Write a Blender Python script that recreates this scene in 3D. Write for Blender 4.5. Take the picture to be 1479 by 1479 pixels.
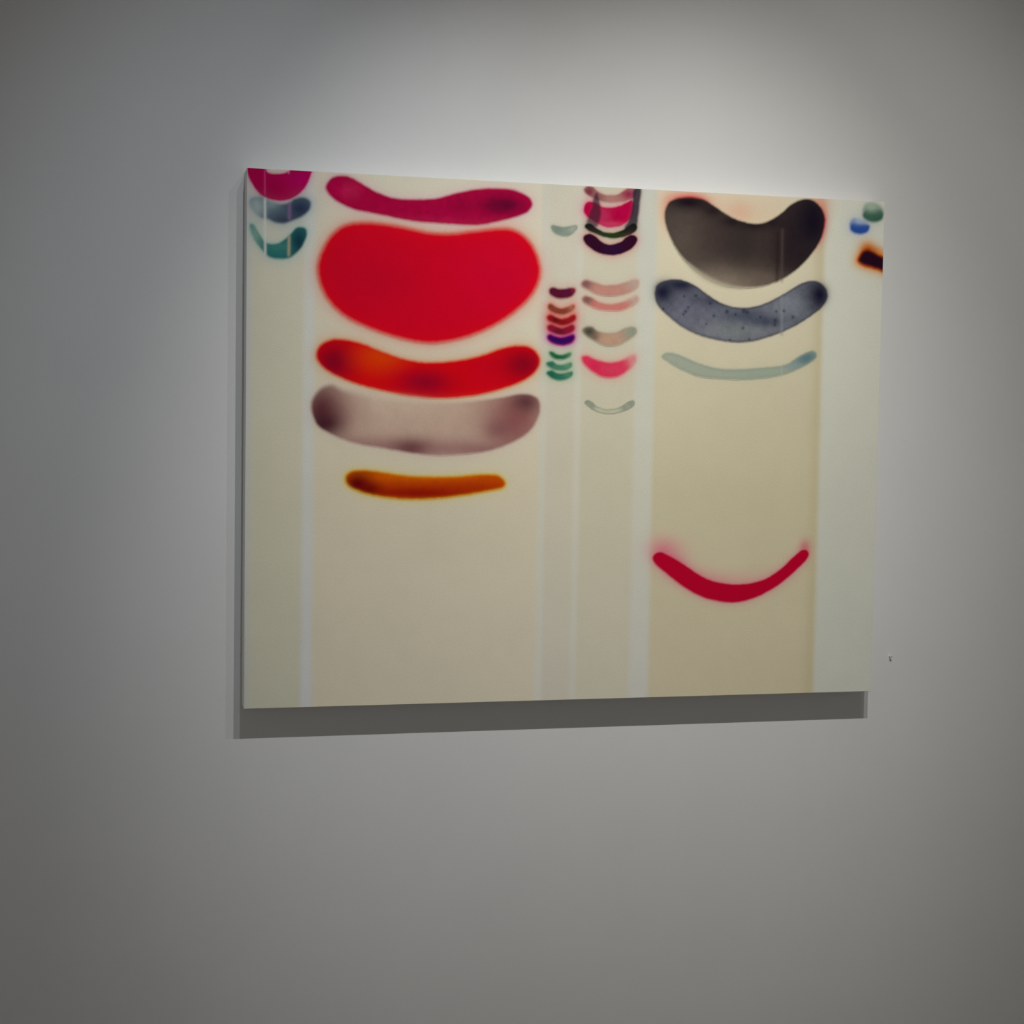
import bpy, bmesh, math
import numpy as np
from mathutils import Matrix, Vector

# ------------------------------------------------------------------ scene, camera, light
for o in list(bpy.data.objects):
    bpy.data.objects.remove(o, do_unlink=True)
scene = bpy.context.scene
COL = scene.collection

PW, PH, PD = 1.20, 0.9378, 0.050          # painting: width, height, depth off the wall (m)
PZ = 1.50                                 # height of its centre
FPX = 2300.0                              # focal length for a 1479 px frame
R = np.array([[0.9697586517, -0.0155737181, -0.2435685052],
              [0.0015466184, 0.9983341865, -0.0576754725],
              [0.2440609870, 0.0555545809, 0.9681673012]])      # painting axes (right, down, in) -> camera axes
C = np.array([-0.8254246162, -0.0373494150, -2.7925581074])     # camera in painting axes


def world(p):                             # painting axes -> world
    return Vector((float(p[0]), float(p[2]) - PD, PZ - float(p[1])))


cam_data = bpy.data.cameras.new('camera')
cam = bpy.data.objects.new('camera', cam_data)
COL.objects.link(cam)
cam_data.sensor_fit = 'HORIZONTAL'
cam_data.sensor_width = 36.0
cam_data.lens = 36.0 * FPX / 1479.0
ax = [Vector((r[0], r[2], -r[1])) for r in R]     # right, down, forward in world
M = Matrix.Identity(4)
for i in range(3):
    M[i][0] = ax[0][i]
    M[i][1] = -ax[1][i]
    M[i][2] = -ax[2][i]
    M[i][3] = world(C)[i]
cam.matrix_world = M
scene.camera = cam

AMBIENT = (0.97, 0.98, 0.985)               # the rest of the gallery, dim and neutral
w = bpy.data.worlds.new('gallery_ambient')
scene.world = w
w.use_nodes = True
w.node_tree.nodes['Background'].inputs[0].default_value = AMBIENT + (1,)
w.node_tree.nodes['Background'].inputs[1].default_value = 0.158

scene.view_settings.view_transform = 'Standard'
scene.view_settings.look = 'None'
scene.view_settings.exposure = 0.0
scene.view_settings.gamma = 1.0
scene.view_settings.use_curve_mapping = False


LAMP_Y, LAMP_Z = -1.832, 3.277            # a lighting track in front of the wall
LAMPS = [  # x, aimed at (x, z), watts, colour, half beam angle
    (-0.50, (-0.53, 1.59), 34.3, (0.88, 0.965, 1.06), 19.4),
    (-0.10, (0.07, 1.41), 102.9, (1.0, 0.985, 0.95), 21.5),
    (0.19, (0.60, 1.61), 52.1, (1.02, 0.99, 0.92), 21.4),
    (0.41, (-0.30, 1.07), 17.8, (0.96, 0.98, 1.0), 23.9),
]
for x, aim, power, colour, half in LAMPS:
    d = bpy.data.lights.new('track_spot', 'SPOT')
    d.energy = power
    d.color = colour
    d.spot_size = math.radians(2 * half)
    d.spot_blend = 1.0
    d.shadow_soft_size = 0.012
    o = bpy.data.objects.new('track_spot', d)
    COL.objects.link(o)
    o.location = (x, LAMP_Y, LAMP_Z)
    o.rotation_euler = (Vector((aim[0], 0, aim[1])) - o.location).to_track_quat('-Z', 'Y').to_euler()

# ------------------------------------------------------------------ materials


def new_mat(name):
    m = bpy.data.materials.new(name)
    m.use_nodes = True
    nt = m.node_tree
    return m, nt, nt.nodes['Principled BSDF']


def plain(name, colour, rough=0.6, noise=0.03, scale=20.0, bump=0.0, bscale=300.0, metal=0.0):
    m, nt, b = new_mat(name)
    tc = nt.nodes.new('ShaderNodeTexCoord')
    n = nt.nodes.new('ShaderNodeTexNoise')
    n.inputs['Scale'].default_value = scale
    n.inputs['Detail'].default_value = 4
    nt.links.new(tc.outputs['Object'], n.inputs['Vector'])
    r = nt.nodes.new('ShaderNodeValToRGB')
    r.color_ramp.elements[0].position = 0.3
    r.color_ramp.elements[1].position = 0.7
    r.color_ramp.elements[0].color = tuple(max(0, c * (1 - noise)) for c in colour) + (1,)
    r.color_ramp.elements[1].color = tuple(min(1, c * (1 + noise)) for c in colour) + (1,)
    nt.links.new(n.outputs['Fac'], r.inputs['Fac'])
    nt.links.new(r.outputs['Color'], b.inputs['Base Color'])
    b.inputs['Roughness'].default_value = rough
    b.inputs['Metallic'].default_value = metal
    b.inputs['Specular IOR Level'].default_value = 0.25
    if bump:
        n2 = nt.nodes.new('ShaderNodeTexNoise')
        n2.inputs['Scale'].default_value = bscale
        n2.inputs['Detail'].default_value = 3
        nt.links.new(tc.outputs['Object'], n2.inputs['Vector'])
        bp = nt.nodes.new('ShaderNodeBump')
        bp.inputs['Strength'].default_value = bump
        bp.inputs['Distance'].default_value = 0.001
        nt.links.new(n2.outputs['Fac'], bp.inputs['Height'])
        nt.links.new(bp.outputs['Normal'], b.inputs['Normal'])
    return m


M_WALL = plain('wall_paint', (0.80, 0.80, 0.79), 0.85, 0.012, 6.0, 0.12, 420.0)
M_CEIL = plain('ceiling_paint', (0.75, 0.75, 0.74), 0.9, 0.01, 5.0)
M_FLOOR = plain('floor_concrete', (0.62, 0.54, 0.45), 0.5, 0.06, 3.0, 0.1, 60.0)
M_EDGE = plain('panel_primer', (0.80, 0.79, 0.74), 0.55, 0.02, 30.0)
M_NAIL = plain('nail_steel', (0.45, 0.44, 0.42), 0.4, 0.05, 400.0, metal=0.6)
M_NAILHEAD = plain('nail_head_paint', (0.78, 0.78, 0.76), 0.5, 0.02, 400.0)


def paint_mat():
    m, nt, b = new_mat('stain_paint')
    a = nt.nodes.new('ShaderNodeAttribute')
    a.attribute_name = 'pigment'
    tc = nt.nodes.new('ShaderNodeTexCoord')
    n = nt.nodes.new('ShaderNodeTexNoise')          # fine pigment grain
    n.inputs['Scale'].default_value = 420.0
    n.inputs['Detail'].default_value = 3
    nt.links.new(tc.outputs['Object'], n.inputs['Vector'])
    mr = nt.nodes.new('ShaderNodeMapRange')
    mr.inputs['From Min'].default_value = 0.3
    mr.inputs['From Max'].default_value = 0.7
    mr.inputs['To Min'].default_value = 0.95
    mr.inputs['To Max'].default_value = 1.05
    nt.links.new(n.outputs['Fac'], mr.inputs['Value'])
    mx = nt.nodes.new('ShaderNodeMix')
    mx.data_type = 'RGBA'
    mx.blend_type = 'MULTIPLY'
    mx.inputs['Factor'].default_value = 1.0
    nt.links.new(a.outputs['Color'], mx.inputs['A'])
    nt.links.new(mr.outputs['Result'], mx.inputs['B'])
    nt.links.new(mx.outputs['Result'], b.inputs['Base Color'])
    b.inputs['Roughness'].default_value = 0.6
    b.inputs['Specular IOR Level'].default_value = 0.02
    return m


M_PAINT = paint_mat()

# ------------------------------------------------------------------ mesh helpers


def link(name, mesh, parent=None, **props):
    o = bpy.data.objects.new(name, mesh)
    COL.objects.link(o)
    if parent:
        o.parent = parent
    for k, v in props.items():
        o[k] = v
    return o


def box_mesh(name, x0, x1, y0, y1, z0, z1, mat, bevel=0.0):
    bm = bmesh.new()
    bmesh.ops.create_cube(bm, size=1.0)
    for v in bm.verts:
        v.co = Vector((x0 + (v.co.x + .5) * (x1 - x0), y0 + (v.co.y + .5) * (y1 - y0), z0 + (v.co.z + .5) * (z1 - z0)))
    if bevel:
        bmesh.ops.bevel(bm, geom=bm.edges[:], offset=bevel, segments=2, affect='EDGES', profile=0.5)
    me = bpy.data.meshes.new(name)
    bm.to_mesh(me)
    bm.free()
    me.materials.append(mat)
    return me


# ------------------------------------------------------------------ the room
link('wall_back', box_mesh('wall_back', -3.5, 3.5, 0.0, 0.12, 0.0, 3.5, M_WALL), kind='structure')
link('floor', box_mesh('floor', -3.5, 3.5, -5.0, 0.12, -0.1, 0.0, M_FLOOR), kind='structure')
link('ceiling', box_mesh('ceiling', -3.5, 3.5, -5.0, 0.12, 3.5, 3.6, M_CEIL), kind='structure')

# ------------------------------------------------------------------ the painting: pigment field
S = 767.0                                  # picture units per metre on the panel


def to_panel(pts):                         # photograph position -> panel coordinates (picture units, right / down)
    p = np.asarray(pts, float)
    v = np.stack([p[:, 0] - 739.5, p[:, 1] - 739.5, np.full(len(p), FPX)], 1) @ R
    t = (0 - C[2]) / v[:, 2]
    return (C[None, :2] + t[:, None] * v[:, :2]) * S


def lin(c):
    c = np.asarray(c, float) / 255.0
    return np.where(c <= 0.04045, c / 12.92, ((c + 0.055) / 1.055) ** 2.4)


def lamp_level(u, v):
    """how strongly the lamps above light the spot where a colour was sampled, to get from seen colour to pigment"""
    p = np.array([u / S, -PD, PZ - v / S])
    e = 0.078 * np.array(AMBIENT)
    for x, aim, power, colour, half in LAMPS:
        l = np.array([x, LAMP_Y, LAMP_Z])
        ray = p - l
        r = np.linalg.norm(ray)
        ray = ray / r
        a = np.array([aim[0], 0, aim[1]]) - l
        a = a / np.linalg.norm(a)
        ch = math.cos(math.radians(half))
        m = min(max((float(ray @ a) - ch) / (1 - ch), 0), 1)
        e = e + 0.0212 * power * m * m * (3 - 2 * m) * ray[1] / r ** 2 * np.array(colour)
    return e / np.array((0.80, 0.80, 0.79))


def pig(c, at):
    q = to_panel([at])[0]
    return np.clip(lin(c) / lamp_level(*q), 0.0, 0.9)


def spline(pts, n=6):
    p = np.asarray(pts, float)
    out = []
    N = len(p)
    for i in range(N):
        a, b, c, d = p[i - 1], p[i], p[(i + 1) % N], p[(i + 2) % N]
        for k in range(n):
            t = k / n
            out.append(0.5 * ((2 * b) + (c - a) * t + (2 * a - 5 * b + 4 * c - d) * t * t + (3 * b - a - 3 * c + d) * t ** 3))
    return np.array(out)


def sdf(poly, X, Y):
    d2 = np.full(X.shape, 1e12)
    inside = np.zeros(X.shape, bool)
    N = len(poly)
    for i in range(N):
        ax_, ay_ = poly[i]
        bx_, by_ = poly[(i + 1) % N]
        ex, ey = bx_ - ax_, by_ - ay_
        L = ex * ex + ey * ey + 1e-12
        t = np.clip(((X - ax_) * ex + (Y - ay_) * ey) / L, 0, 1)
        dx, dy = X - ax_ - t * ex, Y - ay_ - t * ey
        d2 = np.minimum(d2, dx * dx + dy * dy)
        c = ((ay_ > Y) != (by_ > Y))
        if ey != 0:
            xi = ax_ + (Y - ay_) / ey * ex
            inside ^= c & (X < xi)
    d = np.sqrt(d2)
    return np.where(inside, -d, d)


_rng = np.random.RandomState(7)
_lat = _rng.rand(64, 64)


def noise(X, Y, s, o=0.0):
    x, y = X / s + 11.3 + o, Y / s + 7.7 + o * 1.7
    xi, yi = np.floor(x).astype(int), np.floor(y).astype(int)
    fx, fy = x - xi, y - yi
    fx, fy = fx * fx * (3 - 2 * fx), fy * fy * (3 - 2 * fy)
    g = lambda i, j: _lat[i % 64, j % 64]
    return (g(xi, yi) * (1 - fx) + g(xi + 1, yi) * fx) * (1 - fy) + (g(xi, yi + 1) * (1 - fx) + g(xi + 1, yi + 1) * fx) * fy


def sstep(a, b, x):
    t = np.clip((x - a) / (b - a), 0, 1)
    return t * t * (3 - 2 * t)


STAINS = []


def stain(name, label, pts, col, soft=2.5, blobs=(), halo=None, edge=None, mode='mix', alpha=1.0, grain=(0.06, 9.0), grow=0.0, fade=()):
    """pts and positions are read off the photograph; colours as seen there"""
    pc = np.mean(np.asarray(pts, float), 0)
    s = dict(name=name, label=label, poly=spline(to_panel(pts), 5), col=pig(col, pc), soft=soft, mode=mode, alpha=alpha, grain=grain)
    s['blobs'] = [(to_panel([(b[0], b[1])])[0], b[2], b[3], pig(b[4], (b[0], b[1])), b[5]) for b in blobs]
    s['halo'] = [(pig(h[0], pc), h[1], h[2]) + ((to_panel([h[3][:2]])[0], h[3][2], h[3][3]) if len(h) > 3 else (None,)) for h in (halo or [])]
    s['edge'] = (pig(edge[0], pc), edge[1], edge[2]) if edge else None
    s['grow'] = grow
    s['fade'] = [(to_panel([(f[0], f[1])])[0], f[2], f[3], f[4]) for f in fade]      # places where the edge bleeds out softly
    lo, hi = s['poly'].min(0), s['poly'].max(0)
    m = soft + max([h[1] * 3.2 for h in (halo or [])] + [4])
    s['box'] = (lo - m, hi + m)
    STAINS.append(s)


LANES = []        # name, label, left edge, right edge in picture units


def lx(x_top, x_bot):                       # a lane border seen at x_top on row 300 and x_bot on row 950
    a = to_panel([(x_top, 300), (x_bot, 950)])
    return float(a[:, 0].mean())


def lane(name, label, x0, x1, top, mid, bot, soft, rim=None):
    xm = 0.5 * (x0 + x1)
    g = lambda c, v: np.clip(lin(c) / lamp_level(xm, v), 0, .9)
    LANES.append(dict(name=name, label=label, x0=x0, x1=x1, top=g(top, -PH * S / 2), mid=g(mid, 0.09 * PH * S), bot=g(bot, PH * S / 2), soft=soft,
                      rim=None if rim is None else g(rim, 0.09 * PH * S)))


EDGE = PW * S / 2
B = [-EDGE, lx(440, 434), lx(455, 451), lx(779, 776), lx(790, 786), lx(831, 826), lx(841, 835), lx(919, 911), lx(947, 939), lx(1192, 1177), EDGE]
CREAM, STRIPE = 'ground_lane', 'pale_stripe'
MARGIN = np.array((0.72, 0.74, 0.74))
lane(CREAM, 'greenish cream lane at the left edge', B[0], B[1], (148, 146, 134), (152, 149, 132), (134, 133, 119), 5)
lane(STRIPE, 'pale bluish white stripe', B[1], B[2], (160, 162, 155), (159, 160, 154), (142, 143, 143), 5)
lane(CREAM, 'wide warm cream lane with red stains', B[2], B[3], (190, 185, 168), (175, 167, 146), (154, 148, 132), 5)
lane(STRIPE, 'pale white stripe', B[3], B[4], (195, 191, 177), (180, 177, 161), (158, 156, 147), 4)
lane(CREAM, 'narrow grey cream lane', B[4], B[5], (196, 191, 173), (178, 172, 153), (155, 151, 138), 4)
lane(STRIPE, 'thin pale white stripe', B[5], B[6], (197, 194, 179), (182, 178, 162), (157, 155, 145), 4)
lane(CREAM, 'grey cream lane of small stains', B[6], B[7], (197, 191, 170), (178, 172, 150), (156, 152, 136), 4)
lane(STRIPE, 'broad pale white stripe', B[7], B[8], (194, 194, 181), (180, 178, 162), (157, 156, 148), 6)
lane(CREAM, 'yellowish cream lane with grey stains', B[8], B[9], (204, 195, 170), (173, 165, 137), (155, 147, 124), 5, rim=(166, 156, 124))
lane('white_lane', 'off-white lane along the right edge', B[9], B[10], (178, 178, 164), (166, 166, 153), (147, 148, 139), 6)

stain('stain_mark', 'magenta half-round stain cut by the top edge', [(357.5,241),(380,240),(386,248),(395,251.3),(404,251),(414,249),(423,243.5),(436,243),(450,244),(449.3,252),(446.3,260.2),(439.7,272),(429,282.5),(417.3,288.4),(402.5,290),(389,287.7),(377.2,281.7),(368.3,272),(360.8,258.7),(357.3,249)],
      (124,0,52), 1.4, blobs=[(435,258,25,15,(132,0,74),.6),(395,275,25,14,(112,0,42),.5)], halo=[((165,70,120),4,.6)])
stain('stain_mark', 'blue-grey band with a dark right end', [(361.6,289.9),(365.3,286.2),(374.2,284.7),(383,287),(390.6,291.4),(404,294.4),(417.3,292.9),(424.8,287.7),(435.2,284.7),(444,287),(449,293),(446.4,303.3),(436.7,312.2),(424.8,318),(410,322.6),(396.5,321),(387.6,316.7),(377.2,313.7),(368.3,306.3),(362.3,297.3)],
      (56,70,82), 2.6, blobs=[(370,298,13,16,(108,120,122),1),(392,294,12,8,(96,112,114),.8),(434,302,17,14,(26,32,56),.9),(412,318,18,6,(34,38,58),.7)], halo=[((90,110,125),7,.55)])
stain('stain_mark', 'teal crescent stain with a dark right arm', [(360.8,324.9),(366.8,325),(372.7,334.5),(380.2,346.4),(387.6,351.6),(399.5,351.6),(410,346.4),(418.8,339),(426.3,330),(435.2,327.8),(442.6,331.6),(442.6,342),(436.7,355.4),(427.8,365.8),(417.3,372.5),(404,374),(390.6,371.7),(383,365.8),(372.7,353.9),(364.5,340.5)],
      (27,80,80), 2.2, blobs=[(368,338,12,20,(87,116,106),.9),(432,350,13,19,(10,36,51),.9),(402,356,15,8,(55,103,95),.5)], halo=[((100,138,138),6,.5)])
stain('stain_mark', 'long wavy crimson band at the top', [(470.4,270),(476.5,259),(488.7,253.6),(505.7,255.6),(525.2,266.5),(544.7,277.5),(569,286),(598.2,288),(629.9,286.5),(659,278.7),(688.3,273.3),(717.5,271.9),(744.3,275),(763.8,284.8),(769,295.7),(761.3,306.7),(744.3,314),(720,320),(693.2,325.4),(659,324.5),(622.6,322),(586,318),(549.5,310.3),(513,303),(488.7,292),(475.3,281)],
      (148,0,52), 2.4, blobs=[(730,296,26,12,(92,0,42),1.0),(712,298,18,10,(104,0,42),.7),(665,298,14,10,(122,0,46),.6),(505,275,16,14,(168,34,74),.45),(640,318,40,6,(160,20,66),.5),(482,268,12,14,(140,0,55),.6)], halo=[((215,150,160),5,.7)], grain=(.14,6))
stain('stain_mark', 'large bright red bean-shaped stain', [(458.3,388),(463,366.3),(476.5,342),(496,326),(520.3,321.3),(549.5,322.5),(586,328.6),(622.6,336),(651.8,337),(683.4,333.5),(720,329.8),(739.4,331),(758.9,342),(773.5,362.7),(780.8,388),(777,410),(763.8,432),(739.4,454),(707.8,473.4),(671.3,488),(634.7,495.3),(605.5,494.8),(573.9,488),(537.4,475.9),(500.9,458.8),(476.5,437),(463,412.6)],
      (184,0,30), 5.0, blobs=[(545,400,60,40,(168,0,32),.8),(720,400,60,50,(190,0,42),.8)], edge=((204,0,24),11,.8), halo=[((226,120,104),7,.75)], grain=(.03,20))
stain('stain_mark', 'red and orange curved band', [(456.3,512.5),(462.5,498.8),(477.5,490.5),(497.5,490.5),(522.6,496),(547.6,506),(580,517.5),(610,523),(637.7,523),(667.7,519.5),(697.7,512.5),(725,503),(750,498.8),(767.7,502.5),(779,515),(779,527.5),(767.7,542.5),(742.7,556),(705,567.6),(667.7,573.8),(630,575.6),(592.6,572.6),(555,565),(512.6,553.8),(480,540),(462.5,526.3)],
      (188,0,10), 2.8, blobs=[(700,535,40,30,(180,0,26),.8),(484,522,28,26,(112,0,26),1.0),(548,518,34,20,(196,44,4),.95),(560,510,26,10,(202,60,6),.5),(614,552,38,18,(130,0,30),.95),(756,526,32,24,(132,0,26),1.0)], edge=((206,14,6),3,.6), halo=[((216,124,80),5,.75)], grain=(.03,18))
stain('stain_mark', 'mauve-brown bean stain with a pale middle', [(449.5,587.6),(453.8,572.6),(465,560),(480,556),(495,562.6),(530,570),(580,576),(630,580),(667.7,580.5),(695,578),(725,573.8),(752.7,569),(772.7,572.6),(780,585),(776.5,605),(762.7,625),(737.7,640),(705,651.4),(667.7,656.4),(630,658),(592.6,653.9),(555,647.6),(512.6,640),(480,627.6),(457.5,612.6)],
      (164,140,124), 2.8, blobs=[(580,575,75,26,(176,156,138),.7),(560,645,130,14,(122,84,84),.75),(745,604,50,60,(128,78,76),1.0),(760,580,22,16,(84,46,50),.9),(482,592,34,30,(132,98,92),.8),(464,592,30,40,(78,40,44),1.0),(468,612,26,17,(56,24,32),.97),(594,648,26,13,(86,44,50),.85),(718,620,20,16,(110,66,70),.6),(690,650,60,10,(126,84,86),.7)],
      halo=[((160,128,124),4,.6,(462,600,50,60)),((160,128,124),4,.6,(760,600,60,60)),((166,134,128),4,.6,(620,660,160,16)),((190,172,156),5,.5)], fade=[(570,570,75,22,9)], grain=(.05,14))
stain('stain_mark', 'small burnt orange bar stain', [(498,692.7),(502.6,682.7),(517.6,678.4),(542.6,680),(580,685.7),(617.6,688),(655,687.7),(692.7,685),(717.7,685.7),(729.7,695),(726.5,705),(705,710),(667.7,716.4),(630,720.7),(592.6,722),(555,719),(525,712.7),(505,704)],
      (160,56,0), 2.4, blobs=[(610,712,130,11,(122,14,0),.95),(690,706,50,8,(144,36,0),.6),(590,688,90,6,(176,84,0),.6),(517,699,20,16,(80,2,8),1.0),(532,706,16,9,(90,6,4),.9)], edge=((200,116,14),2.6,.8), halo=[((206,158,76),3.6,.85)], grain=(.08,8))
stain('stain_mark', 'small pale grey-green crescent', [(796.5,327.9),(799,325.5),(805.3,327.3),(815,328.5),(823.5,327),(830.8,326),(833.3,329),(828.4,335),(822.3,339.4),(815,340.7),(806.5,338.8),(799.8,334.6)],
      (133,144,131), 1.8, grow=.6, blobs=[(806,332,7,6,(112,125,112),.7),(828,331,6,6,(160,165,152),.7)], edge=((106,118,104),1.6,.5), halo=[((171,175,160),2,.4)])
stain('stain_mark', 'pinkish brown arc cut by the top edge', [(843.6,273),(849,269),(856.4,270),(862.5,275.8),(873.4,281),(885.6,282),(894,280),(902.7,274),(912,270),(920,272),(918,282.9),(910,289),(891.7,292.6),(873.4,292),(861.3,289),(852.8,284),(845.5,279)],
      (167,118,110), 1.8, blobs=[(851,277,10,10,(112,42,59),.95),(908,281,13,9,(139,27,66),.95),(866,285,8,8,(114,66,68),.6)], halo=[((196,152,142),3,.5)])
stain('stain_mark', 'crimson pink blob with round left end', [(843,301),(845.5,293.8),(851.5,291),(860,293.2),(869.8,298.7),(882,299.9),(894,297.5),(905,292.6),(912.4,289),(916,298),(913,311),(905,321.8),(891.7,327.3),(877,327.9),(865,324),(855,318),(847.9,313.3),(843.6,307)],
      (175,2,63), 1.6, blobs=[(872,312,12,12,(180,51,91),.7),(885,324,20,4,(190,66,95),.7),(890,312,14,8,(158,0,49),.4)], halo=[((207,104,133),5,.7)], grain=(.12,5))
stain('stain_mark', 'smoky dark veil on the right of the pink blob', [(914,277),(918,272),(926,273),(924,293),(922,311),(919,326),(906,331),(902,328),(908,318),(912,305),(913.5,290)],
      (46,38,52), 2.4, alpha=.94, halo=[((130,120,120),2.5,.35)])
stain('stain_mark', 'smoky dark veil on the left of the pink blob', [(858,283),(863,279),(866,292),(868,308),(865,321),(860,328),(848,324.5),(850,312),(855,298)],
      (58,28,46), 2.6, alpha=.82, halo=[((130,90,100),2,.3)])
stain('stain_mark', 'black-green thin arc', [(844.8,327.3),(847.9,323.6),(854,324),(861.3,330.3),(873.4,335.8),(885.6,336.7),(897.8,333.4),(906.3,327.9),(913.6,323),(919,325.5),(919,331.5),(913.6,337),(902.7,341.3),(886.8,343.5),(873.4,341.9),(861.3,337.6),(850.3,332.8)],
      (18,24,22), 1.4, blobs=[(882,339,22,4,(34,62,16),.85)], halo=[((120,120,100),3,.5)], grow=.5)
stain('stain_mark', 'dark maroon crescent below the black-green arc', [(843,345),(845.5,339.8),(852.8,338.4),(860,341.8),(867.4,348.6),(877,353.4),(888,352.8),(897.8,349.2),(903.9,343.7),(911.2,340),(917.9,341.3),(920,347.4),(914.8,355.9),(905,362.6),(891.7,367.4),(879.5,368),(866,365),(855,359.5),(846.7,352.2)],
      (46,10,34), 1.4, blobs=[(886,360,14,7,(40,16,58),.6)], halo=[((196,120,120),4.5,.65)], grow=.6)
stain('stain_mark', 'plum oblong stain', [(793.5,421.4),(794.5,417.1),(799.2,415.5),(807.7,418.0),(817.2,417.4),(824.8,415.9),(830.0,417.1),(830.5,421.4),(825.7,427.5),(817.2,430.4),(808.7,431.0),(801.1,429.2),(795.4,425.2)],
      (82,16,42), 2.2, blobs=[(828,418,4,5,(138,20,52),.8),(818,421,5,5,(82,14,58),.6)], halo=[((192,140,130),4.5,.7)], grow=0.5)
stain('stain_mark', 'brownish thin arc', [(792.6,441.7),(795.9,440.1),(803.0,444.3),(810.6,446.2),(819.1,444.6),(828.1,441.2),(828.6,445.0),(822.9,450.0),(813.4,453.1),(803.9,452.6),(797.3,449.3),(793.0,445.5)],
      (126,56,42), 2.2, blobs=[(795,443,6,5,(112,62,40),.8),(825,444,6,5,(164,104,84),.8)], halo=[((204,122,102),5,.85)], grow=1.0)
stain('stain_mark', 'red-brown arc with a dark centre', [(791.6,457.8),(795.4,455.6),(803.0,459.2),(811.5,461.9),(821.0,459.4),(829.0,455.6),(830.3,460.2),(825.2,465.1),(816.2,468.7),(807.7,468.7),(799.2,465.4),(793.0,462.1)],
      (138,18,22), 2.2, blobs=[(803,462,7,5,(78,10,10),.85),(814,466,8,3,(112,14,16),.6)], halo=[((198,74,70),5,.95)], grow=1.0)
stain('stain_mark', 'dark red arc above the purple one', [(792.1,472.0),(796.8,470.1),(803.9,472.7),(811.5,474.9),(819.1,472.7),(827.1,470.4),(828.4,475.3),(822.9,480.5),(813.4,483.1),(803.9,482.0),(796.4,478.7),(792.6,475.8)],
      (128,20,38), 2.2, blobs=[(807,479,8,4,(78,14,32),.85)], halo=[((190,70,84),4.5,.95)], grow=1.0)
stain('stain_mark', 'deep purple arc with a magenta rim', [(791.2,486.2),(794.9,483.4),(803.9,486.9),(813.4,487.7),(822.9,484.8),(828.1,484.1),(829.5,488.6),(825.2,494.5),(816.2,497.6),(806.8,497.6),(798.3,494.8),(792.6,490.7)],
      (44,10,78), 1.8, edge=((132,0,104),2.0,.85), halo=[((178,70,140),3.6,.85)], grow=1.0)
stain('stain_mark', 'thin green arc', [(794.5,509.0),(798.7,509.4),(803.9,512.5),(812.5,513.4),(822.9,509.9),(823.4,513.2),(817.2,517.2),(808.7,518.4),(801.1,517.2),(795.9,513.2)],
      (30,94,62), 2.2, blobs=[(805,514,6,4,(16,80,48),.7),(822,512,5,4,(78,122,92),.8)], halo=[((146,172,142),4.5,.75)], grow=1.0)
stain('stain_mark', 'sea-green arc in the middle of three', [(790.2,524.1),(797.8,522.7),(803.9,526.7),(813.4,527.7),(824.3,524.4),(824.3,529.5),(818.1,533.9),(808.7,534.5),(799.2,532.6),(792.1,528.6)],
      (62,114,88), 2.2, blobs=[(795,526,6,5,(32,92,78),.8),(820,527,6,5,(96,138,104),.7)], halo=[((146,172,144),4.5,.7)], grow=1.0)
stain('stain_mark', 'lowest of three sea-green arcs', [(790.7,537.8),(796.8,535.9),(803.9,539.5),(813.4,540.2),(825.2,537.4),(825.2,542.6),(818.1,546.8),(807.7,548.3),(798.3,545.9),(792.1,541.8)],
      (42,102,78), 2.2, blobs=[(797,541,7,6,(22,86,68),.7),(820,541,6,5,(80,128,98),.7)], halo=[((146,172,144),4.5,.7)], grow=1.0)
stain('stain_mark', 'upper pinkish tan arc', [(840,408.7),(846.2,404.8),(857,407.9),(871,412.6),(886.6,412.6),(902.2,409.4),(919.3,405.6),(919.3,413.3),(910,421),(894.4,425.8),(878.9,427.3),(863.3,424.5),(849.3,418),(841.5,413.3)],
      (184,131,116), 2.6, fade=[(918,409,10,12,4)], blobs=[(846,410,10,9,(120,82,84),.95),(914,411,12,9,(173,152,139),.85)], edge=((152,106,97),2,.5), halo=[((196,167,150),4,.6)], grow=.7)
stain('stain_mark', 'lower pink arc with brown ends', [(841.5,431.2),(846.2,428),(855.5,431.2),(866.4,437.4),(882,439.8),(897.5,437.4),(910,432.8),(919,429.5),(919.9,434.3),(911.5,441.3),(897.5,447.5),(882,448.3),(863.3,446),(850.9,440.5),(843,435.9)],
      (190,116,106), 2.5, fade=[(918,433,10,10,4)], blobs=[(848,433,9,7,(112,86,78),.95),(916,434,10,8,(167,150,135),.85)], halo=[((201,167,150),4,.7)], grow=.7)
stain('stain_mark', 'grey-green arc with a tan middle', [(841.5,477),(846.2,472.4),(855.5,472.4),(863.3,478.6),(877.3,481.8),(891.3,480.2),(902.2,474.8),(913,472.4),(918.5,475.5),(917.7,481.8),(908.4,489.5),(894.4,497.3),(882,499.6),(869.5,497.3),(857,491),(846.2,484)],
      (175,141,118), 2.4, blobs=[(851,479,13,11,(59,66,55),1.0),(912,480,13,13,(133,142,125),.95),(858,487,7,6,(99,87,72),.7)], edge=((142,124,106),2,.4), halo=[((177,171,152),4,.6)], grow=.6)
stain('stain_mark', 'rosy red crescent with a faded right tip', [(840,516),(847.8,513.6),(860.2,519),(875.8,523),(891.3,522.2),(905.3,517.5),(916.2,514.4),(916.2,522.2),(908.4,533),(896,542.4),(882,545.5),(866.4,543.2),(852.4,534.6),(843,525.3)],
      (203,48,80), 2.8, fade=[(915,519,10,12,4)], blobs=[(860,530,10,9,(198,27,68),.7),(913,520,9,12,(194,127,125),.85),(885,533,20,8,(205,63,87),.5)], halo=[((205,142,137),5,.75)])
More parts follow.
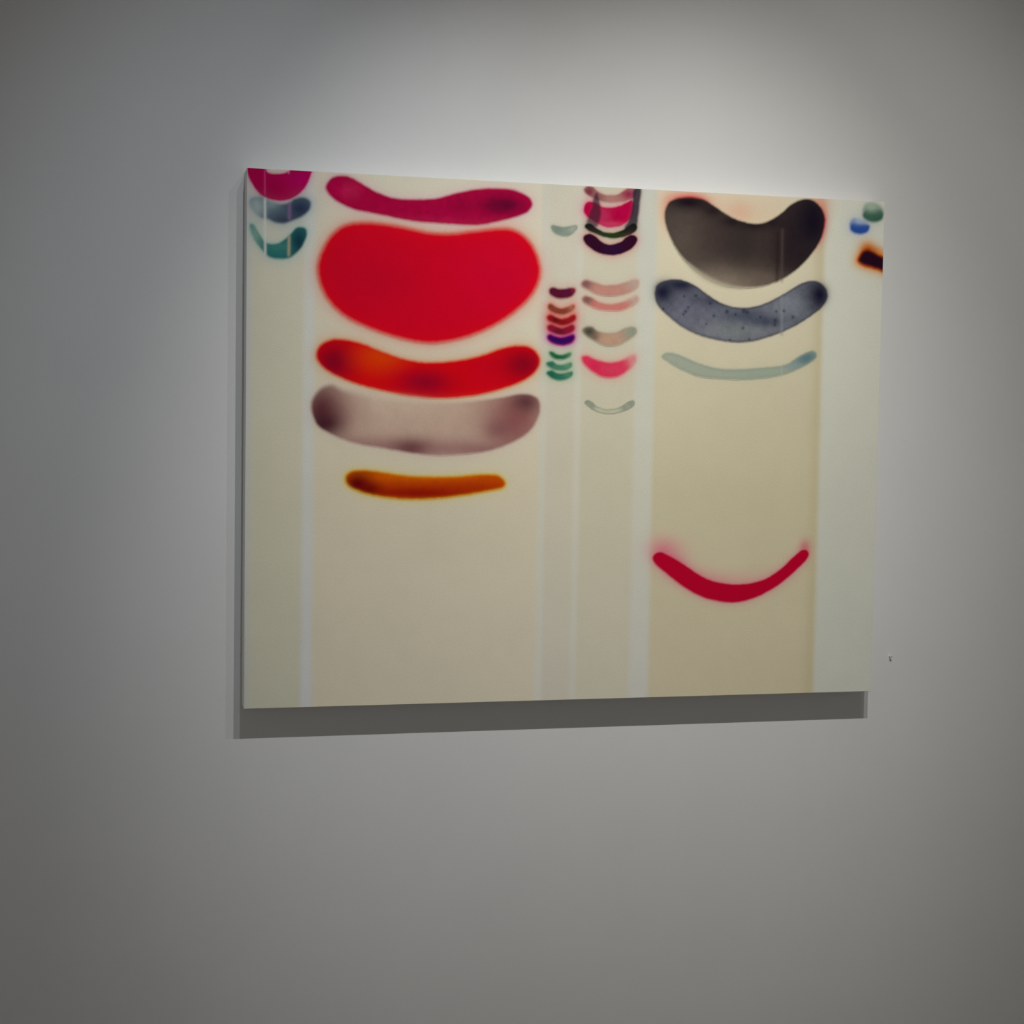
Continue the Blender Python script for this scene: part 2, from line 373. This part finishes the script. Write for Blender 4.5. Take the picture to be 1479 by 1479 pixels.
stain('stain_mark', 'thin pale grey smile with outlined ends', [(843.9,581.3),(847.8,577.9),(854,579.7),(861.8,586.7),(872.6,590.9),(885,590.9),(896,587.5),(905.3,581.3),(913,578.2),(916.7,581.3),(914.6,586.7),(905.3,592.2),(894.4,596),(882,598),(869.5,596.8),(858.6,593),(849.3,586.7)],
      (172,172,148), .9, blobs=[(848,581,8,7,(132,138,122),1.0),(855,586,6,6,(132,138,122),.95),(911,583,8,7,(132,138,122),1.0),(902,589,7,6,(134,140,124),.95)], edge=((112,120,104),1.2,.7), grain=(.02,5))
stain('stain_mark', 'large dark brown-black bean stain', [(959.8,316.5),(962.4,298.5),(971.4,288.8),(992,285),(1015,287.7),(1033,298.5),(1058.7,314.5),(1084.4,322.4),(1105,321),(1125.5,310),(1143.5,294.7),(1161.5,287.5),(1177,290.8),(1188.5,305),(1191,321.7),(1184.6,347.4),(1169.2,370.5),(1148.7,391),(1125.5,405.2),(1099.9,414),(1066.5,416),(1038,410.3),(1010,394.9),(984,370.5),(967.5,342.2)],
      (60,49,46), 2.2, blobs=[(985,345,34,50,(84,74,66),.9),(1045,412,66,26,(128,115,100),.95),(1115,406,34,14,(104,90,80),.7),(1072,348,24,40,(46,41,38),.7),(1140,345,30,60,(36,28,30),.85),(1174,320,32,56,(20,14,26),1.0),(1156,372,30,18,(34,26,30),.8),
      (995,292,34,11,(28,18,26),1.0),(1030,304,16,9,(36,26,30),.9),(1058,320,20,8,(36,27,29),.9),(1088,326,22,7,(36,27,29),.9),(1114,320,18,8,(34,25,28),.9)],
      halo=[((214,198,168),7,.5),((238,176,146),34,.95,(1082,296,50,28)),((238,146,122),26,.7,(1070,302,20,15)),((204,58,62),8,1.0,(994,284,44,14)),((214,130,104),10,.7,(962,296,16,36)),((188,34,60),6,1.0,(1189,316,16,46)),((222,146,118),20,.8,(1188,290,22,20))], fade=[(1020,404,60,30,7)], grain=(.08,7))
stain('stain_mark', 'speckled blue-grey bean stain with dark ends', [(945.7,424.4),(949.5,411.6),(963.7,404.4),(984,404),(1004.8,412.9),(1028,429.6),(1048.5,440.4),(1074,444.5),(1099.9,440),(1125.5,428.3),(1148.7,414),(1166.7,406),(1182,407),(1192.4,416.7),(1195,429.6),(1187.2,443.7),(1169.2,457.8),(1143.5,473.3),(1112.7,486),(1079.3,494.3),(1048.5,493.3),(1015,486),(986.8,473.3),(963.7,455.3),(949.5,439.9)],
      (96,98,108), 1.8, blobs=[(1062,478,60,14,(114,118,118),.8),(1140,440,30,18,(114,118,124),.7),(1000,450,34,20,(100,98,114),.5),(1104,464,26,8,(54,60,76),.85),(1074,456,30,9,(62,68,82),.8),(957,422,20,18,(24,26,46),1.0),(984,411,28,11,(34,36,54),1.0),(1184,426,22,28,(18,18,38),1.0),(1028,434,34,10,(58,60,74),.8),(1160,470,16,8,(80,84,92),.5)], edge=((56,54,60),2.6,.75), halo=[((186,178,160),4,.5),((64,66,84),5,.7,(950,414,20,22)),((64,66,84),5,.7,(1193,422,14,24))], grain=(.18,8))
stain('stain_mark', 'faint pale teal arc', [(956,514.4),(963.7,509.7),(979,511.8),(1002.2,522),(1030.5,531),(1061.3,533.6),(1099.9,531),(1133.3,527.2),(1156.4,513),(1173,506.7),(1179.5,513),(1173,522),(1151.2,533.6),(1125.5,542.6),(1087,547.8),(1048.5,547.8),(1010,544),(981.7,532.4),(962.4,520.8)],
      (148,154,136), 2.0, blobs=[(1090,540,40,8,(136,150,132),.6),(1165,518,26,18,(80,106,112),.95),(1148,530,20,6,(122,138,140),.7)], edge=((126,138,124),3.2,.6), halo=[((172,170,146),3,.4)], grain=(.03,9))
stain('stain_mark', 'dark green soft blob by the right edge', [(1246,312),(1247.6,303.3),(1251.4,297.3),(1260,295.7),(1269.8,299),(1275.2,305.4),(1275.8,310.9),(1273,317.3),(1265.5,320.6),(1255.7,320),(1249.2,316.8)],
      (46,78,63), 2.6, blobs=[(1259,300,13,7,(122,141,124),1.0)], halo=[((133,148,133),4,.6)], fade=[(1259,297,16,9,8)])
stain('stain_mark', 'blue soft blob beside the green one', [(1227.6,329.2),(1228.7,321.6),(1234,317.3),(1245,320.6),(1254.7,325),(1255.7,329.2),(1252.5,334.7),(1245,337.9),(1236.3,337.4),(1229.8,333.6)],
      (32,65,129), 2.4, blobs=[(1241,320,12,5,(114,135,163),1.0)], halo=[((133,144,169),5,.6)], fade=[(1242,319,14,8,6)])
stain('stain_mark', 'black-brown blot with an orange rim cut by the right edge', [(1239,377),(1241,369),(1246,362.5),(1253,360),(1261,363),(1269,367.5),(1279,373),(1281,384),(1280,393.5),(1268,389.5),(1256,386),(1245,382.5)],
      (30,8,22), 2.6, edge=((130,44,10),2.6,.7), halo=[((206,146,70),6,.85),((192,84,18),4,1.0),((204,110,24),20,1.0,(1253,353,13,9)),((204,110,24),14,.95,(1268,362,14,8)),((140,44,8),7,.9,(1256,358,16,7))])
stain('stain_mark', 'thick crimson smile-shaped stroke', [(942.7,806.8),(946.5,799.6),(954,797.3),(965.4,802),(986.3,814.4),(1009,829.5),(1026,838),(1048.7,843),(1071.5,843.7),(1090.4,840.9),(1109.3,834.2),(1128.3,821),(1145.3,804.9),(1156.7,795.4),(1164.2,794.5),(1168,800),(1164.2,808.7),(1151,822),(1132,839),(1109.3,854),(1086.6,864.5),(1062,870),(1037.4,868.3),(1010.9,860.8),(984.4,845.6),(961.7,827.6),(948.4,816.3)],
      (152,0,34), 1.5, halo=[((204,96,112),4,.75),((186,96,110),26,1.0,(962,788,32,18)),((186,84,104),9,.8,(978,806,30,18)),((190,104,112),14,.7,(1040,832,80,18)),((166,74,88),16,1.0,(1163,786,10,12))], grain=(.03,12))

def vline(x0, y0, x1, y1, wd, c, st):
    a = to_panel([(x0, y0), (x1, y1)])
    return (a[0], a[1], wd, pig(c, (x0, y0)), st)


LINES = [vline(382.3, 242, 382.6, 282, 1.1, (160, 50, 100), .55), vline(382.6, 286, 383.0, 368, 1.9, (146, 152, 150), .8),
         vline(417, 242, 417, 250, 1.2, (190, 110, 140), .7), vline(418, 292, 418, 318, 2.6, (92, 74, 104), .75),
         vline(417.5, 340, 417, 370, 2.2, (134, 128, 104), .75),
         vline(1123.5, 335, 1122, 408, 2.8, (38, 26, 26), .5), vline(1130, 330, 1129, 408, 2.6, (80, 68, 62), .4),
         vline(1129, 428, 1129, 485, 2.6, (124, 128, 130), .5), vline(1129, 528, 1128, 545, 1.8, (160, 168, 160), .3)]
SPECKS = [(to_panel([(x, y)])[0], r, pig((34, 36, 48), (x, y)), .75) for x, y, r in
          [(1050, 450, 3.2), (1074, 449, 3.4), (1079, 451, 3.0), (1120, 463, 3.4), (1119, 469, 2.4), (1031, 456, 2.2), (1073, 474, 2.4), (1005, 427, 2.0),
           (988, 428, 1.8), (1026, 438, 2.4), (990, 450, 2.4), (994, 444, 1.8), (1020, 468, 1.5), (1121, 450, 1.8), (1132, 449, 2.0), (958, 446, 2.0), (1082, 490, 1.8),
           (1054, 491, 1.8), (987, 454, 2.0), (1062, 454, 1.8), (1098, 458, 1.8), (1145, 458, 2.4)]]



def pigment(X, Y):
    n1, n2 = noise(X, Y, 60), noise(X, Y, 17, 3.1)
    col = np.zeros(X.shape + (3,))
    # ground: lanes with soft borders
    for k, L in enumerate(LANES):
        v0, v1, v2 = -PH * S / 2, 0.09 * PH * S, PH * S / 2
        c = np.stack([np.interp(Y, (v0, v1, v2), [L[k_][i] for k_ in ('top', 'mid', 'bot')]) for i in range(3)], -1)
        if L.get('rim') is not None:
            w_ = np.exp(-((X - L['x1'] + 6) / 11.0) ** 2)[..., None] * 0.6
            c = c * (1 - w_) + L['rim'] * w_
        if k == 0:
            w_ = np.exp(-((X - L['x0']) / 7.0) ** 2)[..., None] * 0.7      # bare ground along the left edge
            col[:] = c * (1 - w_) + MARGIN * w_
        else:
            a = sstep(L['x0'] - L['soft'], L['x0'] + L['soft'], X)[..., None]
            col = col * (1 - a) + c * a
    col *= (0.985 + 0.03 * n1 + 0.02 * (n2 - 0.5))[..., None]
    cov = np.zeros(X.shape)                     # how much stain already lies there: later stains bleed into bare ground only
    for s in STAINS:
        lo, hi = s['box']
        m = (X >= lo[0]) & (X <= hi[0]) & (Y >= lo[1]) & (Y <= hi[1])
        if not m.any():
            continue
        x, y = X[m], Y[m]
        d = sdf(s['poly'], x, y) + (noise(x, y, 5, 1.3) - 0.5) * 0.6 - s['grow']
        base = col[m]
        for h in s['halo']:
            a = h[2] * np.exp(-np.maximum(d, 0) / h[1])
            if h[3] is not None:
                p, rx, ry = h[3], h[4], h[5]
                a = a * np.exp(-((x - p[0]) / rx) ** 2 - ((y - p[1]) / ry) ** 2)
            a = a * (1 - 0.85 * cov[m])
            base = base * (1 - a[:, None]) + h[0] * a[:, None]
        c = np.repeat(s['col'][None], len(x), 0)
        for p, rx, ry, bc, st in s['blobs']:
            a = (st * np.exp(-((x - p[0]) / rx) ** 2 - ((y - p[1]) / ry) ** 2))[:, None]
            c = c * (1 - a) + bc * a
        g = s['grain']
        c = c * (1 + g[0] * 2 * (0.6 * noise(x, y, g[1], 5.0) + 0.4 * noise(x, y, g[1] * .35, 9.0) - 0.5))[:, None]
        if s['edge']:
            ec, ew, es = s['edge']
            a = (es * np.exp(-(np.minimum(d, 0) / ew) ** 2))[:, None]
            c = c * (1 - a) + ec * a
        sf = np.full(len(x), s['soft'])
        for p, rx, ry, st in s['fade']:
            sf = sf + st * np.exp(-((x - p[0]) / rx) ** 2 - ((y - p[1]) / ry) ** 2)
        t = np.clip((sf - d) / (2 * sf), 0, 1)
        a = (s['alpha'] * t * t * (3 - 2 * t))[:, None]
        cov[m] = np.maximum(cov[m], a[:, 0])
        if s['mode'] == 'mul':
            c = base * c
        col[m] = base * (1 - a) + c * a
    for p0, p1, wd, lc, st in LINES:
        t = np.clip((Y - p0[1]) / (p1[1] - p0[1]), 0, 1)
        xc = p0[0] + (p1[0] - p0[0]) * t
        a = st * np.exp(-((X - xc) / wd) ** 2) * sstep(p0[1] - 3, p0[1] + 3, Y) * sstep(p1[1] + 3, p1[1] - 3, Y)
        col = col * (1 - a[..., None]) + lc * a[..., None]
    for p, r, dc, st in SPECKS:
        a = st * np.exp(-(((X - p[0]) ** 2 + (Y - p[1]) ** 2) / (r * r)))
        col = col * (1 - a[..., None]) + dc * a[..., None]
    return np.clip(col, 0.002, 0.92)


painting = bpy.data.objects.new('abstract_painting', None)
COL.objects.link(painting)
painting.location = (0, 0, PZ - PH / 2)
painting['label'] = 'wide cream panel painting with curved red, grey and green stain bands'
painting['category'] = 'painting'
link('panel', box_mesh('panel', -PW / 2, PW / 2, -PD, -0.0005, 0, PH, M_EDGE, 0.0006), painting, label='unframed deep-sided cream panel')


def sheet(name, xs, ys, keep, depth, label):
    """a sheet of paint on the front face: the kept cells of a regular grid"""
    nx, ny = len(xs), len(ys)
    gx, gy = np.meshgrid(xs, ys)
    idx = np.arange(nx * ny).reshape(ny, nx)
    q = np.stack([idx[1:, :-1], idx[1:, 1:], idx[:-1, 1:], idx[:-1, :-1]], -1)[keep]
    used, inv = np.unique(q.ravel(), return_inverse=True)
    q = inv.reshape(-1, 4)
    X, Y = gx.ravel()[used], gy.ravel()[used]
    co = np.stack([X / S, np.full(len(X), -PD - depth), PH / 2 - Y / S], -1)
    me = bpy.data.meshes.new(name)
    me.vertices.add(len(co))
    me.vertices.foreach_set('co', co.ravel())
    me.loops.add(q.size)
    me.loops.foreach_set('vertex_index', q.ravel().astype(np.int32))
    me.polygons.add(len(q))
    me.polygons.foreach_set('loop_start', (np.arange(len(q)) * 4).astype(np.int32))
    me.update(calc_edges=True)
    at = me.attributes.new('pigment', 'FLOAT_COLOR', 'POINT')
    rgb = pigment(X, Y)
    at.data.foreach_set('color', np.concatenate([rgb, np.ones((len(rgb), 1))], 1).ravel().astype(np.float32))
    me.materials.append(M_PAINT)
    return link(name, me, painting, **({'label': label} if label else {}))


HX, HY = PW * S / 2 - 0.45, PH * S / 2 - 0.45
for L in LANES:
    x0, x1 = max(L['x0'], -HX), min(L['x1'], HX)
    xs = np.linspace(x0, x1, max(3, int((x1 - x0) / 1.6) + 1))
    ys = np.linspace(-HY, HY, int(2 * HY / 1.9))
    sheet(L['name'], xs, ys, np.ones((len(ys) - 1, len(xs) - 1), bool), 0.0001, L['label'])

STEP = 1.0
for i, s in enumerate(STAINS):
    lo, hi = s['poly'].min(0) - 2, s['poly'].max(0) + 2
    lo, hi = np.maximum(lo, (-HX, -HY)), np.minimum(hi, (HX, HY))
    xs = np.linspace(lo[0], hi[0], int((hi[0] - lo[0]) / STEP) + 2)
    ys = np.linspace(lo[1], hi[1], int((hi[1] - lo[1]) / STEP) + 2)
    cx, cy = np.meshgrid((xs[1:] + xs[:-1]) / 2, (ys[1:] + ys[:-1]) / 2)
    keep = sdf(s['poly'], cx, cy) < 0.3 * s['soft'] + s['grow']
    sheet(s['name'], xs, ys, keep, 0.00025 + i * 0.000006, s['label'])

# ------------------------------------------------------------------ the little nail in the wall
nail = bpy.data.objects.new('wall_nail', None)
COL.objects.link(nail)
nail.location = (0.663, 0.0, PZ - 0.409)
nail['label'] = 'tiny nail stuck in the wall beside the right edge of the painting'
nail['category'] = 'nail'


def lathe(name, prof, mat, n=14):           # profile of (distance out of the wall, radius)
    bm = bmesh.new()
    rings = [[bm.verts.new((r * math.cos(2 * math.pi * k / n), -d, r * math.sin(2 * math.pi * k / n))) for k in range(n)] for d, r in prof]
    for a, b in zip(rings, rings[1:]):
        for k in range(n):
            bm.faces.new((a[k], a[(k + 1) % n], b[(k + 1) % n], b[k]))
    bm.faces.new(rings[0])
    bm.faces.new(rings[-1])
    bmesh.ops.recalc_face_normals(bm, faces=bm.faces[:])
    me = bpy.data.meshes.new(name)
    bm.to_mesh(me)
    bm.free()
    me.materials.append(mat)
    return me


link('shank', lathe('shank', [(0.0, .0014), (.0068, .0014)], M_NAILHEAD), nail)
link('head', lathe('head', [(.0064, .0018), (.0067, .0024), (.0076, .0024), (.0081, .0016)], M_NAILHEAD), nail)
tip = link('pin_tip', lathe('pin_tip', [(.0080, .0009), (.0090, .0007)], M_NAIL), nail, label='tiny dark metal tip')
tip.location = (0.0006, 0, 0.0003)
